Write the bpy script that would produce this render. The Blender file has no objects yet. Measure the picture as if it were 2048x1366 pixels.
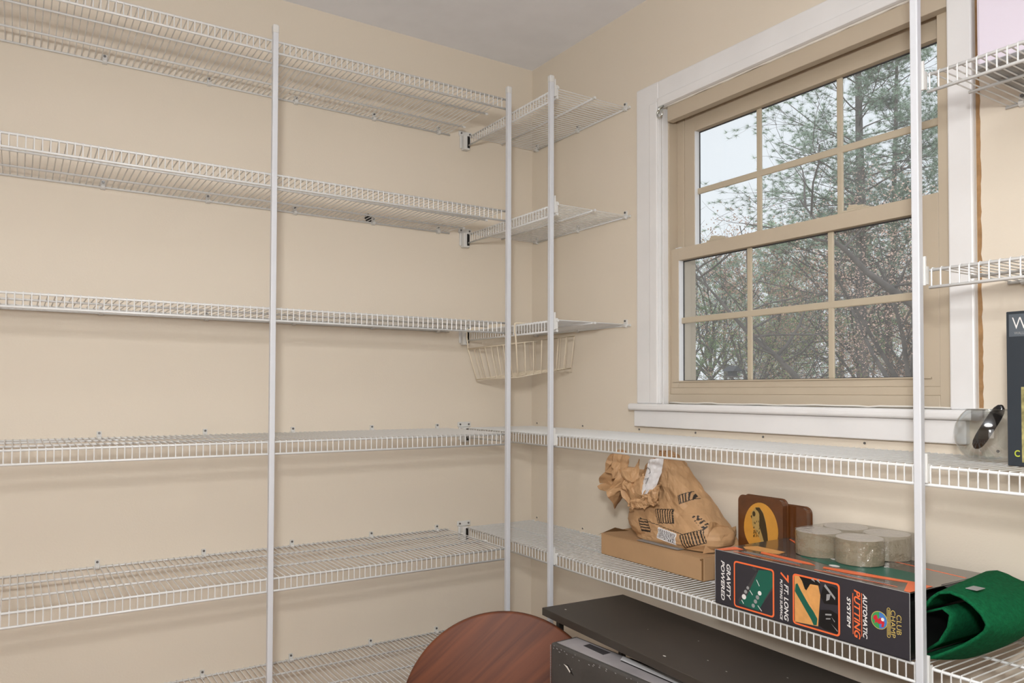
import bpy, math, random
from mathutils import Vector, Matrix, noise
C = bpy.context.scene.collection
S = bpy.context.scene
Z0 = 1.16                       # camera height above the floor; many measures below are relative to it
PI = math.pi
rnd = random.Random(7)

# ------------------------------------------------------------------ camera
FPX, CX, CY, YAW, PIT, ROL = 1521.42, -1.70274, -2.47024, 0.57767, 0.02273, 0.00272
cam = bpy.data.objects.new('camera', bpy.data.cameras.new('camera')); C.objects.link(cam)
F = Vector((math.sin(YAW)*math.cos(PIT), math.cos(YAW)*math.cos(PIT), math.sin(PIT)))
R = Vector((math.cos(YAW), -math.sin(YAW), 0)); U = R.cross(F)
c_, s_ = math.cos(ROL), math.sin(ROL)
R2 = R*c_+U*s_; U2 = U*c_-R*s_
cam.matrix_world = Matrix(((R2.x, U2.x, -F.x, CX), (R2.y, U2.y, -F.y, CY), (R2.z, U2.z, -F.z, Z0), (0, 0, 0, 1)))
cam.data.sensor_width = 36; cam.data.sensor_fit = 'HORIZONTAL'
cam.data.lens = 36*FPX/2048; cam.data.shift_y = 67.55/2048
cam.data.clip_start = .02; cam.data.clip_end = 400
S.camera = cam

# ------------------------------------------------------------------ world, lights, exposure
w = bpy.data.worlds.new('overcast sky'); S.world = w; w.use_nodes = True
nt = w.node_tree; bgn = nt.nodes['Background']
tc = nt.nodes.new('ShaderNodeTexCoord'); sx = nt.nodes.new('ShaderNodeSeparateXYZ'); cr = nt.nodes.new('ShaderNodeValToRGB')
nt.links.new(tc.outputs['Generated'], sx.inputs[0]); nt.links.new(sx.outputs['Z'], cr.inputs[0]); nt.links.new(cr.outputs[0], bgn.inputs[0])
cr.color_ramp.elements[0].color = (.80, .84, .87, 1); cr.color_ramp.elements[1].color = (.72, .79, .88, 1)
bgn.inputs[1].default_value = 1.3
def area(name, loc, target, size, power, col=(1, 1, 1), shape='DISK', size_y=None):
    l = bpy.data.lights.new(name, 'AREA'); l.shape = shape; l.size = size; l.energy = power; l.color = col
    if size_y: l.size_y = size_y
    o = bpy.data.objects.new(name, l); C.objects.link(o); o.location = loc
    o.rotation_euler = (Vector(target)-Vector(loc)).to_track_quat('-Z', 'Y').to_euler(); return o
area('flash_head', (-1.80, -2.55, 1.50), (-.55, -.55, 1.2), .16, 27.0, (1, .99, .98))
area('overhead_fill', (-1.75, -2.35, 2.17), (-1.75, -2.35, 0), .9, 19, (1, .98, .96))  # added soft overhead fill, no known source
area('ceiling_fill', (-1.75, -2.35, 2.20), (-1.75, -2.35, 2.44), .34, 15, (.95, .98, 1))  # added upward light that brightens the ceiling
area('side_fill', (-3.1, -3.3, 1.25), (0, -.9, 1.2), 1.2, 13, (1, .985, .97), 'RECTANGLE', 1.9)  # added side fill; the walls have no doorway
S.view_settings.view_transform = 'Standard'; S.view_settings.look = 'None'
S.view_settings.gamma = 1; S.view_settings.use_curve_mapping = False
S.view_settings.exposure = -0.08

# ------------------------------------------------------------------ materials
def lin(c): return tuple(((x/255/12.92) if x/255 <= .04045 else ((x/255+.055)/1.055)**2.4) for x in c)
def mat(name, rgb, rough=.6, spec=.5, metal=0, var=0, scale=8, bump=0, bscale=60, coat=0, alpha=1):
    m = bpy.data.materials.new(name); m.use_nodes = True; n = m.node_tree; b = n.nodes['Principled BSDF']
    c = lin(rgb); b.inputs['Base Color'].default_value = (*c, 1); b.inputs['Roughness'].default_value = rough
    b.inputs['Specular IOR Level'].default_value = spec; b.inputs['Metallic'].default_value = metal
    b.inputs['Coat Weight'].default_value = coat
    t = n.nodes.new('ShaderNodeTexCoord')
    if var or True:
        v = var or .03
        ns = n.nodes.new('ShaderNodeTexNoise'); ns.inputs['Scale'].default_value = scale; ns.inputs['Detail'].default_value = 4
        n.links.new(t.outputs['Object'], ns.inputs['Vector'])
        mr = n.nodes.new('ShaderNodeMapRange'); mr.inputs['From Min'].default_value = .3; mr.inputs['From Max'].default_value = .7
        mr.inputs['To Min'].default_value = 1-v; mr.inputs['To Max'].default_value = 1+v
        n.links.new(ns.outputs[0], mr.inputs[0])
        mx = n.nodes.new('ShaderNodeVectorMath'); mx.operation = 'SCALE'; mx.inputs[0].default_value = c
        n.links.new(mr.outputs[0], mx.inputs['Scale']); n.links.new(mx.outputs[0], b.inputs['Base Color'])
    if bump:
        nb = n.nodes.new('ShaderNodeTexNoise'); nb.inputs['Scale'].default_value = bscale; nb.inputs['Detail'].default_value = 5
        n.links.new(t.outputs['Object'], nb.inputs['Vector'])
        bp = n.nodes.new('ShaderNodeBump'); bp.inputs['Strength'].default_value = bump; bp.inputs['Distance'].default_value = .002
        n.links.new(nb.outputs[0], bp.inputs['Height']); n.links.new(bp.outputs[0], b.inputs['Normal'])
    return m
def clear(name, tint=(.97, .98, .98), amount=.92, rough=.02, bump=0, haze_veil=0):
    m = bpy.data.materials.new(name); m.use_nodes = True; n = m.node_tree; n.nodes.remove(n.nodes['Principled BSDF'])
    out = n.nodes['Material Output']; tr = n.nodes.new('ShaderNodeBsdfTransparent'); tr.inputs[0].default_value = (*tint, 1)
    gl = n.nodes.new('ShaderNodeBsdfGlossy'); gl.inputs['Roughness'].default_value = rough
    lw = n.nodes.new('ShaderNodeLayerWeight'); pw = n.nodes.new('ShaderNodeMath'); pw.operation = 'POWER'; pw.inputs[1].default_value = 3.2
    ma = n.nodes.new('ShaderNodeMath'); ma.operation = 'MULTIPLY_ADD'; ma.inputs[1].default_value = .55; ma.inputs[2].default_value = 1-amount
    n.links.new(lw.outputs['Facing'], pw.inputs[0]); n.links.new(pw.outputs[0], ma.inputs[0])
    if haze_veil:
        tl = n.nodes.new('ShaderNodeBsdfTranslucent'); tl.inputs[0].default_value = (.9, .92, .93, 1); m0 = n.nodes.new('ShaderNodeMixShader'); m0.inputs[0].default_value = haze_veil  # translucent share whitens the panes in place of outdoor haze and glare
        n.links.new(tr.outputs[0], m0.inputs[1]); n.links.new(tl.outputs[0], m0.inputs[2]); tr = m0
    mx = n.nodes.new('ShaderNodeMixShader'); n.links.new(ma.outputs[0], mx.inputs[0])
    n.links.new(tr.outputs[0], mx.inputs[1]); n.links.new(gl.outputs[0], mx.inputs[2]); n.links.new(mx.outputs[0], out.inputs[0])
    if bump:
        t = n.nodes.new('ShaderNodeTexCoord'); nb = n.nodes.new('ShaderNodeTexNoise'); nb.inputs['Scale'].default_value = 45; nb.inputs['Detail'].default_value = 3
        bp = n.nodes.new('ShaderNodeBump'); bp.inputs['Strength'].default_value = bump; bp.inputs['Distance'].default_value = .01
        n.links.new(t.outputs['Object'], nb.inputs['Vector']); n.links.new(nb.outputs[0], bp.inputs['Height'])
        n.links.new(bp.outputs[0], gl.inputs['Normal']); n.links.new(bp.outputs[0], lw.inputs['Normal'])
    return m
def woodmat(name, c1, c2, rot=(0, 0, 0), rough=.4, scale=10, stretch=(1, .06, 1), coat=.2):
    m = bpy.data.materials.new(name); m.use_nodes = True; n = m.node_tree; b = n.nodes['Principled BSDF']
    t = n.nodes.new('ShaderNodeTexCoord'); mp = n.nodes.new('ShaderNodeMapping'); mp.inputs['Rotation'].default_value = rot
    mp2 = n.nodes.new('ShaderNodeMapping'); mp2.inputs['Scale'].default_value = stretch
    ns = n.nodes.new('ShaderNodeTexNoise'); ns.inputs['Scale'].default_value = scale*4; ns.inputs['Detail'].default_value = 6; ns.inputs['Distortion'].default_value = .6
    rp = n.nodes.new('ShaderNodeValToRGB'); rp.color_ramp.elements[0].color = (*lin(c1), 1); rp.color_ramp.elements[1].color = (*lin(c2), 1)
    rp.color_ramp.elements[0].position = .35; rp.color_ramp.elements[1].position = .65
    n.links.new(t.outputs['Object'], mp.inputs[0]); n.links.new(mp.outputs[0], mp2.inputs[0]); n.links.new(mp2.outputs[0], ns.inputs['Vector'])
    n.links.new(ns.outputs[0], rp.inputs[0]); n.links.new(rp.outputs[0], b.inputs['Base Color'])
    b.inputs['Roughness'].default_value = rough; b.inputs['Coat Weight'].default_value = coat
    return m
M_wall = mat('beige wall paint', (221, 211, 195), .62, .35, var=.015, scale=2, bump=.15, bscale=180)
M_ceil = mat('ceiling paint', (236, 238, 243), .8, .2)
M_floor = woodmat('floor boards', (120, 84, 56), (150, 110, 76), stretch=(.06, 1, 1))
M_white = mat('white trim paint', (228, 228, 228), .33, .5, bump=.08, bscale=25)
M_caulk = mat('caulk', (232, 228, 220), .5)
M_tan = mat('tan window vinyl', (187, 174, 154), .42, .45, var=.02)
M_tan2 = mat('tan window grille', (186, 175, 154), .45)
M_daylit_latch = mat('pale daylit return and latch', (226, 229, 232), .4)  # pale colour for painted daylight on the sash return, and for the latch
M_dark = mat('dark rubber seal', (62, 62, 64), .6)
M_wire = mat('white vinyl coated wire', (216, 217, 216), .33, .5)
M_post = mat('white enamelled post', (206, 209, 214), .3, .5)
M_plast = mat('white plastic', (212, 212, 209), .4)
M_screw = mat('zinc screw', (120, 120, 120), .35, metal=.7)
M_basket = mat('cream coated wire', (226, 214, 192), .4)
M_chrome = mat('chrome', (210, 214, 210), .12, metal=1)
M_black = mat('black laminate', (58, 53, 48), .5, .5, var=.1)
M_blk2 = mat('black edge', (14, 14, 15), .5)
M_dot = mat('white speck', (225, 222, 215), .6)
M_card = mat('brown cardboard', (178, 144, 108), .75, .2, var=.05, scale=14)
M_card2 = mat('dark cardboard fold', (124, 92, 60), .8, .2)
M_bag = mat('brown kraft paper', (184, 147, 108), .55, .35, var=.04, scale=22, bump=.1, bscale=70)
M_ink = mat('black ink', (44, 37, 32), .6)
M_paper = mat('white label paper', (226, 226, 228), .6)
M_glass = clear('window glass', (.985, .99, .99), .985, haze_veil=.08)  # whitish haze mixed into the panes
M_bowl = clear('clear bowl glass', (.94, .95, .95), .935)
M_film = clear('shrink film', (.95, .95, .945), .90, .08, bump=.9)
M_clearpl = clear('clear plastic', (.90, .91, .92), .85)
M_wood = woodmat('reddish stained wood', (70, 34, 18), (112, 60, 32), rot=(0, 0, math.radians(48)), stretch=(1, .05, 1), scale=8, rough=.6, coat=0)
M_brown = mat('dark brown lacquer', (92, 52, 22), .25, .5, var=.12, scale=30, coat=.5)
M_amber = mat('amber oval plate', (205, 146, 58), .35, var=.08, scale=30)
M_bird1 = mat('bird dark feathers', (62, 48, 24), .5); M_bird2 = mat('bird pale face', (176, 146, 86), .5); M_bird3 = mat('bird olive', (128, 104, 44), .5)
M_gblack = mat('golf box black print', (50, 48, 54), .42, .4)
M_gtop = mat('golf box top print', (76, 70, 66), .2, .5, var=.25, scale=20, coat=.5)
M_orange = mat('orange print', (238, 112, 62), .4); M_ink_w = mat('white print', (232, 230, 228), .5)
M_green = mat('green turf print', (20, 92, 76), .4, var=.06); M_tanpr = mat('wood floor print', (214, 156, 92), .4, var=.1, scale=60)
M_gold = mat('gold print', (196, 172, 96), .4); M_blue = mat('blue print', (70, 120, 190), .4); M_red = mat('red print', (196, 40, 54), .4); M_lgreen = mat('light green print', (60, 150, 84), .4)
M_grey = mat('grey print', (150, 150, 150), .5); M_dgrey = mat('dark grey print', (62, 60, 62), .5)
M_felt = mat('green felt turf', (16, 92, 56), .95, .1, var=.22, scale=160, bump=.8, bscale=400)
M_navy = mat('black book cover', (38, 46, 54), .5); M_slate = mat('slate label', (84, 92, 100), .5); M_lime = mat('lime print', (178, 190, 60), .5)
M_stone = mat('garden photo print', (150, 142, 92), .5, var=.5, scale=90)
M_gloss = mat('glossy black plastic', (22, 22, 24), .14, .6)
M_scuff = mat('scuffed black carton', (72, 70, 68), .5, .4, var=.10, scale=16, bump=.4, bscale=30)
M_gtopc = mat('grey gradient carton top', (158, 154, 156), .35, .5, var=.3, scale=6)
M_lav = mat('pale lavender bin', (206, 198, 210), .6)
M_torn = mat('torn drywall paper', (158, 122, 82), .8, var=.2, scale=50, bump=.5)
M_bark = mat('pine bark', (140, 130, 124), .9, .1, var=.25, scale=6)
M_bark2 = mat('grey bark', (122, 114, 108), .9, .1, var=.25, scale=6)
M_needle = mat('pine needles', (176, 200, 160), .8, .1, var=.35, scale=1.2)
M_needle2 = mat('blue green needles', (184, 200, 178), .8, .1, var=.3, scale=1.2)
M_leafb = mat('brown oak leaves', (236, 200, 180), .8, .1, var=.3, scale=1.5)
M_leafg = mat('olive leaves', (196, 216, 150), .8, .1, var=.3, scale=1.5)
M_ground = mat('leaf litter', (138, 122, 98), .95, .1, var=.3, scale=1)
M_side = mat('exterior siding', (200, 198, 190), .7)

# ------------------------------------------------------------------ mesh helpers
class MB:
    def __init__(s): s.v = []; s.f = []; s.m = []
    def add(s, vs, fs, mi=0):
        o = len(s.v); s.v += [tuple(v) for v in vs]; s.f += [tuple(i+o for i in f) for f in fs]; s.m += [mi]*len(fs); return s
    def box(s, x0, x1, y0, y1, z0, z1, mi=0, rel=True):
        if rel: z0 += Z0; z1 += Z0
        x0, x1 = sorted((x0, x1)); y0, y1 = sorted((y0, y1)); z0, z1 = sorted((z0, z1))
        vs = [(x, y, z) for z in (z0, z1) for y in (y0, y1) for x in (x0, x1)]
        return s.add(vs, [(0, 2, 3, 1), (4, 5, 7, 6), (0, 1, 5, 4), (1, 3, 7, 5), (3, 2, 6, 7), (2, 0, 4, 6)], mi)
    def tube(s, path, r, n=6, mi=0, caps=True, rel=True):
        P = [Vector(p)+Vector((0, 0, Z0 if rel else 0)) for p in path]; k = len(P); vs = []
        rr = r if isinstance(r, (list, tuple)) else [r]*k
        pn = None
        for i, p in enumerate(P):
            t = (P[min(i+1, k-1)]-P[max(i-1, 0)]).normalized()
            if pn is None: a = Vector((0, 0, 1)) if abs(t.z) < .9 else Vector((1, 0, 0)); pn = t.cross(a).normalized()
            else:
                pn = (pn-t*pn.dot(t)); pn = pn.normalized() if pn.length > 1e-6 else t.orthogonal().normalized()
            q = t.cross(pn)
            for j in range(n):
                a = 2*PI*(j+.5)/n; vs.append(p+(pn*math.cos(a)+q*math.sin(a))*rr[i])
        fs = [(i*n+j, i*n+(j+1) % n, (i+1)*n+(j+1) % n, (i+1)*n+j) for i in range(k-1) for j in range(n)]
        if caps: fs += [tuple(range(n-1, -1, -1)), tuple(range((k-1)*n, k*n))]
        return s.add(vs, fs, mi)
    def lathe(s, prof, cx, cy, n=32, mi=0, rel=True, closed=False):
        vs = []; k = len(prof)
        for r, z in prof:
            for j in range(n): a = 2*PI*j/n; vs.append((cx+r*math.cos(a), cy+r*math.sin(a), z+(Z0 if rel else 0)))
        fs = [(i*n+j, i*n+(j+1) % n, (i+1)*n+(j+1) % n, (i+1)*n+j) for i in range(k-1) for j in range(n)]
        if closed: fs += [tuple(range(n-1, -1, -1)), tuple(range((k-1)*n, k*n))]
        return s.add(vs, fs, mi)
    def prism(s, pts, fn, d0, d1, mi=0):      # polygon (u,v) extruded between depths d0, d1; fn(u,v,d)->xyz
        n = len(pts); vs = [fn(u, v, d0) for u, v in pts]+[fn(u, v, d1) for u, v in pts]
        return s.add(vs, [tuple(range(n)), tuple(range(2*n-1, n-1, -1))]+[(i, (i+1) % n, n+(i+1) % n, n+i) for i in range(n)], mi)
WL = {}
def obj(name, mb, mats, parent=None, smooth=False, bevel=0, kind=None, seg=2, base=None):
    me = bpy.data.meshes.new(name)
    b = Vector(base) if base is not None else (WL[parent.name] if parent else Vector((0, 0, 0)))
    me.from_pydata([tuple(Vector(v)-b) for v in mb.v], [], mb.f)
    if not isinstance(mats, (list, tuple)): mats = [mats]
    for m in mats: me.materials.append(m)
    if len(mats) > 1: me.polygons.foreach_set('material_index', mb.m)
    if smooth: me.polygons.foreach_set('use_smooth', [True]*len(me.polygons))
    me.update(); o = bpy.data.objects.new(name, me); C.objects.link(o)
    if parent: o.parent = parent; WL[o.name] = b; o.location = b-WL[parent.name]
    else: o.location = b; WL[o.name] = b
    if bevel:
        m = o.modifiers.new('bevel', 'BEVEL'); m.width = bevel; m.segments = seg; m.limit_method = 'ANGLE'
    if smooth and bevel: pass
    if kind: o['kind'] = kind
    return o
def tag(o, label, cat, group=None):
    o['label'] = label; o['category'] = cat
    if group: o['group'] = group
    return o
def thing(name, label, cat, loc, group=None):
    o = bpy.data.objects.new(name, None); C.objects.link(o); o.empty_display_size = .05
    o.location = (loc[0], loc[1], loc[2]+Z0); WL[o.name] = o.location.copy(); return tag(o, label, cat, group)
def inst(name, me_obj, parent, loc):      # a part sharing mesh data; loc = world position of the mesh origin (rel z)
    o = bpy.data.objects.new(name, me_obj.data if hasattr(me_obj, 'data') else me_obj); C.objects.link(o); o.parent = parent
    p = Vector((loc[0], loc[1], loc[2]+Z0)); o.location = p-WL[parent.name]; WL[o.name] = p; return o
def raw(name, mb, m):
    me = bpy.data.meshes.new(name); me.from_pydata(mb.v, [], mb.f)
    for mm in (m if isinstance(m, (list, tuple)) else [m]): me.materials.append(mm)
    if isinstance(m, (list, tuple)): me.polygons.foreach_set('material_index', mb.m)
    me.update(); return me
def text(name, s, fn, rect, m, parent, rot=True, shear=.25, bold=.02, depth=.0006):
    """lettering fitted to rect (u0,u1,v0,v1); rot: reads downwards, tops of letters towards +u"""
    cu = bpy.data.curves.new('t', 'FONT'); cu.body = s; cu.shear = shear; cu.offset = bold; cu.extrude = .01; cu.resolution_u = 4
    o = bpy.data.objects.new('t', cu); C.objects.link(o); bpy.context.view_layer.update()
    me = bpy.data.meshes.new_from_object(o.evaluated_get(bpy.context.evaluated_depsgraph_get()))
    bpy.data.objects.remove(o)
    xs = [v.co.x for v in me.vertices]; ys = [v.co.y for v in me.vertices]
    x0, x1, y0, y1 = min(xs), max(xs), min(ys), max(ys); u0, u1, v0, v1 = rect
    b = WL[parent.name]
    for v in me.vertices:
        a = (v.co.x-x0)/(x1-x0); c = (v.co.y-y0)/(y1-y0); d = depth*(.5 if v.co.z > 0 else .1)+.0002
        p = fn(u0+c*(u1-u0), v1-a*(v1-v0), d) if rot else fn(u0+a*(u1-u0), v0+c*(v1-v0), d)
        v.co = Vector(p)-b
    me.materials.append(m); t = bpy.data.objects.new(name, me); C.objects.link(t); t.parent = parent; WL[t.name] = b; return t

# ------------------------------------------------------------------ the room
H = 1.28
def struct(name, mb, m, bevel=0, **k): return obj(name, mb, m, kind='structure', bevel=bevel, **k)
XL, YB = -3.35, -4.1
struct('floor', MB().box(XL-.12, .14, YB-.12, .12, -Z0-.1, -Z0), M_floor)
struct('ceiling', MB().box(XL-.12, .14, YB-.12, .12, H, H+.1), M_ceil)
wa = struct('wall_left', MB().box(XL-.12, .14, 0, .12, -Z0, H), M_wall)
OY0, OY1, OZ0, OZ1 = -1.612, -.726, -.034, .9
wb = struct('wall_right', MB().box(0, .14, YB, OY0, -Z0, H).box(0, .14, OY1, 0, -Z0, H).box(0, .14, OY0, OY1, -Z0, OZ0).box(0, .14, OY0, OY1, OZ1, H), M_wall)
struct('wall_back', MB().box(XL-.12, .14, YB-.12, YB, -Z0, H), M_wall)
struct('wall_near', MB().box(XL-.12, XL, YB, 0, -Z0, H), M_wall)
struct('baseboard_left', MB().box(XL, -.014, -.014, 0, -Z0, -Z0+.09), M_white, .004)
struct('baseboard_right', MB().box(-.014, 0, YB, 0, -Z0, -Z0+.09), M_white, .004)
struct('baseboard_back', MB().box(XL, -.014, YB, YB+.014, -Z0, -Z0+.09), M_white, .004)
t = thing('added_lamp', 'added round white fill lamp on a short stem, behind the camera', 'fill lamp', (-1.75, -2.35, H))  # made-up fixture that houses the added fill lights
obj('stem', MB().lathe([(.0, H), (.05, H), (.05, H-.02), (.01, H-.03), (.01, H-.25), (0, H-.25)], -1.75, -2.35), M_plast, t)
obj('lamp_plate', MB().lathe([(.0, H-.25), (.17, H-.25), (.17, H-.262), (0, H-.262)], -1.75, -2.35), M_plast, t)
# cable hole in the left wall, seen through the second shelf
hh = MB(); hh.prism([(.0145*math.cos(a*PI/12), .0145*math.sin(a*PI/12)) for a in range(24)], lambda u, v, d: (-.688+u, d, .6035+v+Z0), 0, -.0012)
obj('cable_hole', hh, M_blk2, wa)

# window trim
struct('trim_1', MB().box(-.018, .0, -.726, -.625, -.034, .985).box(-.024, -.016, -.726, -.690, -.034, .92), M_white, .004)
struct('trim_2', MB().box(-.018, 0, -1.664, -1.612, -.034, .985), M_white, .004)
struct('trim_3', MB().box(-.018, 0, -1.612, -.726, .9, .985).box(-.024, -.016, -1.612, -.726, .9, .93), M_white, .004)
struct('trim_4', MB().box(-.034, .03, -1.68, -.596, -.056, -.034), M_white, .008, seg=4)                 # stool
struct('trim_5', MB().box(-.018, 0, -1.645, -.612, -.108, -.056), M_white, .003)                 # apron
tn = MB(); pts = []
for i in range(61):
    z = -.03+i*.0148; pts.append((z, rnd.uniform(-.0015, .0015)))
for i in range(60):
    (z0, a), (z1, b) = pts[i], pts[i+1]
    tn.add([(-.0012, -1.664, z0+Z0), (-.0012, -1.6715+a, z0+Z0), (-.0012, -1.6715+b, z1+Z0), (-.0012, -1.664, z1+Z0), (0, -1.664, z0+Z0), (0, -1.6715+a, z0+Z0), (0, -1.6715+b, z1+Z0), (0, -1.664, z1+Z0)],
           [(0, 1, 2, 3), (1, 5, 6, 2), (0, 4, 5, 1), (3, 2, 6, 7)])
obj('torn_paper_edge', tn, M_torn, wb)
# jamb liners (white at the room side)
struct('trim_6', MB().box(-.002, .021, -.7305, -.7265, -.034, .9).box(-.002, .021, -1.6115, -1.6085, -.034, .9), M_white)
# wavy caulk line at the head and the sill
for nm, zz, xx in (('head', .9005, -.004), ('sill', -.031, .021)):
    pth = [(xx, -.735-i*.0290, zz+rnd.uniform(-.0015, .0015)) for i in range(31)]
    obj('caulk_bead', MB().tube(pth, .004 if nm == 'head' else .003, 6), M_caulk, wb, smooth=True)

# window unit
win = struct('window_1', MB()
    .box(.02, .139, -.735, -.7262, -.0338, .8995).box(.055, .085, -.765, -.735, -.034, .9)          # left jamb, stepped
    .box(.02, .139, -1.6118, -1.572, -.0338, .8995).box(.055, .085, -1.572, -1.562, -.034, .9)      # right jamb
    .box(.02, .14, -1.572, -.735, -.034, -.004).box(.026, .14, -1.572, -.735, -.004, .016)   # sill steps
    .box(.028, .14, -1.572, -.765, .868, .9), M_tan, .0015)
obj('head_board', MB().box(-.004, .022, -1.606, -.752, .8505, .8975), M_tan, win, bevel=.002)
def sash(name, x, y0, y1, z0, z1, gy0, gy1, gz0, gz1, my, mz):
    o = obj(name, MB().box(x, x+.026, gy1, y1, z0, z1).box(x, x+.026, y0, gy0, z0, z1).box(x, x+.026, gy0, gy1, z0, gz0).box(x, x+.026, gy0, gy1, gz1, z1), M_tan, win, bevel=.0015)
    xg = x+.020
    obj('daylit_return', MB().box(x+.002, xg, gy1-.003, gy1+.0005, gz0, gz1), M_daylit_latch, o)  # pale strip paints daylight onto the left stile return, tan underneath
    obj('glazing_seal', MB().box(xg-.001, xg+.001, gy1-.0065, gy1-.003, gz0, gz1).box(xg-.001, xg+.001, gy0, gy0+.003, gz0, gz1)
        .box(xg-.001, xg+.001, gy0, gy1, gz1-.0035, gz1).box(xg-.001, xg+.001, gy0, gy1, gz0, gz0+.002), M_dark, o)
    ys = [gy0]+sorted(my)+[gy1]; zs = [gz0, mz, gz1]
    for i in range(3):
        for k in range(2):
            obj('pane', MB().box(xg, xg+.003, ys[i], ys[i+1], zs[k], zs[k+1]), M_glass, o)
    for y in my: obj('muntin', MB().box(xg-.008, xg-.001, y-.0085, y+.0085, gz0, gz1), M_tan2, o, bevel=.003)
    obj('muntin', MB().box(xg-.0085, xg-.001, gy0, gy1, mz-.0095, mz+.0095), M_tan2, o, bevel=.003)
    return o
us = sash('upper_sash', .058, -1.572, -.765, .43, .8695, -1.553, -.806, .455, .817, (-1.042, -1.297), .629)
ls = sash('lower_sash', .029, -1.568, -.7274, .016, .4535, -1.53, -.765, .038, .4145, (-1.030, -1.288), .2265)
obj('sash_lift', MB().box(.024, .03, -1.55, -.745, .034, .038), M_tan, ls, bevel=.001)
for y in (-.915, -1.365):
    obj('sash_lock', MB().box(.031, .053, y-.036, y+.036, .4535, .4585).box(.034, .050, y-.018, y+.026, .4585, .466).tube([(.04, y, .4665), (.036, y+.022, .4685)], .0035, 8), M_tan2, ls, bevel=.002)
obj('tilt_latch', MB().box(.030, .052, -.775, -.752, .4535, .456), M_daylit_latch, ls, bevel=.001)
# chrome hook at the head corner of the casing
t = thing('curtain_hook', 'small chrome ring hook at the upper left corner of the window', 'hook', (-.018, -.735, .885))
ring = [(-.022, -.737+.011*math.cos(a), .878+.014*math.sin(a)) for a in [i*2*PI/16 for i in range(17)]]
obj('ring', MB().tube(ring, .003, 8, caps=False), M_chrome, t, smooth=True)
obj('screw_eye', MB().tube([(-.016, -.748, .90), (-.026, -.746, .894), (-.032, -.741, .886), (-.024, -.738, .878)], .0028, 8), M_chrome, t, smooth=True)

# ------------------------------------------------------------------ wire shelving
PITCH = .01635
LIP = .0345
def wire_mesh(D):       # across-wire running from the wall (0) to the lip (D) and bent down it, along local -X
    return raw('wire', MB().tube([(0, 0, 0), (-D+.002, 0, 0), (-D-.0015, 0, -.003), (-D-.0015, 0, -LIP-.001)], .00145, 6, rel=False), M_wire)
W12 = wire_mesh(.3023); W16m = MB().tube([(0, 0, 0), (0, -.404, 0), (0, -.4075, -.003), (0, -.4075, -LIP-.001)], .00145, 6, rel=False); W16 = raw('wire', W16m, M_wire)
clipA = raw('wall_clip', MB().box(-.006, .006, -.006, 0, -.010, .017, rel=False).tube([(-.005, -.007, -.003), (.005, -.007, -.003)], .0068, 10, rel=False), M_plast)
clipB = raw('wall_clip', MB().box(-.006, 0, -.006, .006, -.010, .017, rel=False).tube([(-.007, -.005, -.003), (-.007, .005, -.003)], .0068, 10, rel=False), M_plast)
scrA = raw('screw', MB().tube([(0, -.006, .012), (0, -.0085, .012)], .0035, 8, rel=False), M_screw)
scrB = raw('screw', MB().tube([(-.006, 0, .012), (-.0085, 0, .012)], .0035, 8, rel=False), M_screw)
capX = raw('end_cap', MB().tube([(-.004, 0, 0), (.006, 0, 0)], .0045, 10, rel=False), M_plast)
capY = raw('end_cap', MB().tube([(0, -.006, 0), (0, .004, 0)], .0045, 10, rel=False), M_plast)
clipC = raw('wall_clip', MB().box(-.004, 0, -.005, .005, -.010, .000, rel=False).tube([(0, 0, .0125), (-.0015, 0, .0125)], .0052, 12, rel=False).tube([(-.007, -.005, -.003), (-.007, .005, -.003)], .0058, 10, rel=False), M_wall)
scrC = raw('screw', MB().tube([(-.0015, 0, .0125), (-.003, 0, .0125)], .0032, 8, rel=False), M_screw)
def shelf_A(z, label, x0=-2.3, x1=-.372):
    t = thing('wire_shelf', label, 'shelf', (-1.3, 0, z), 'deep wire shelves on the left wall')
    for y, dz, r in ((-.004, -.0035, .003), (-.107, -.0035, .003), (-.262, -.0035, .003), (-.405, -.0035, .0031), (-.4075, -LIP-.001, .0031)):
        obj('rail', MB().tube([(x0, y, z+dz), (x1+(.0 if y > -.3 else -.008), y, z+dz)], r, 8), M_wire, t, smooth=True)
        if y < -.05 and y > -.3: inst('end_cap', capX, t, (x1, y, z+dz))
    n = int((x1-x0)/PITCH)
    for i in range(n): inst('wire', W16, t, (x1-.012-i*PITCH, 0, z))
    for x in (-.419, -.672, -.946, -1.216, -1.502, -1.79, -2.08):
        cl = inst('wall_clip', clipA, t, (x, 0, z)); inst('screw', scrA, cl, (x, 0, z))
    return t
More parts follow.
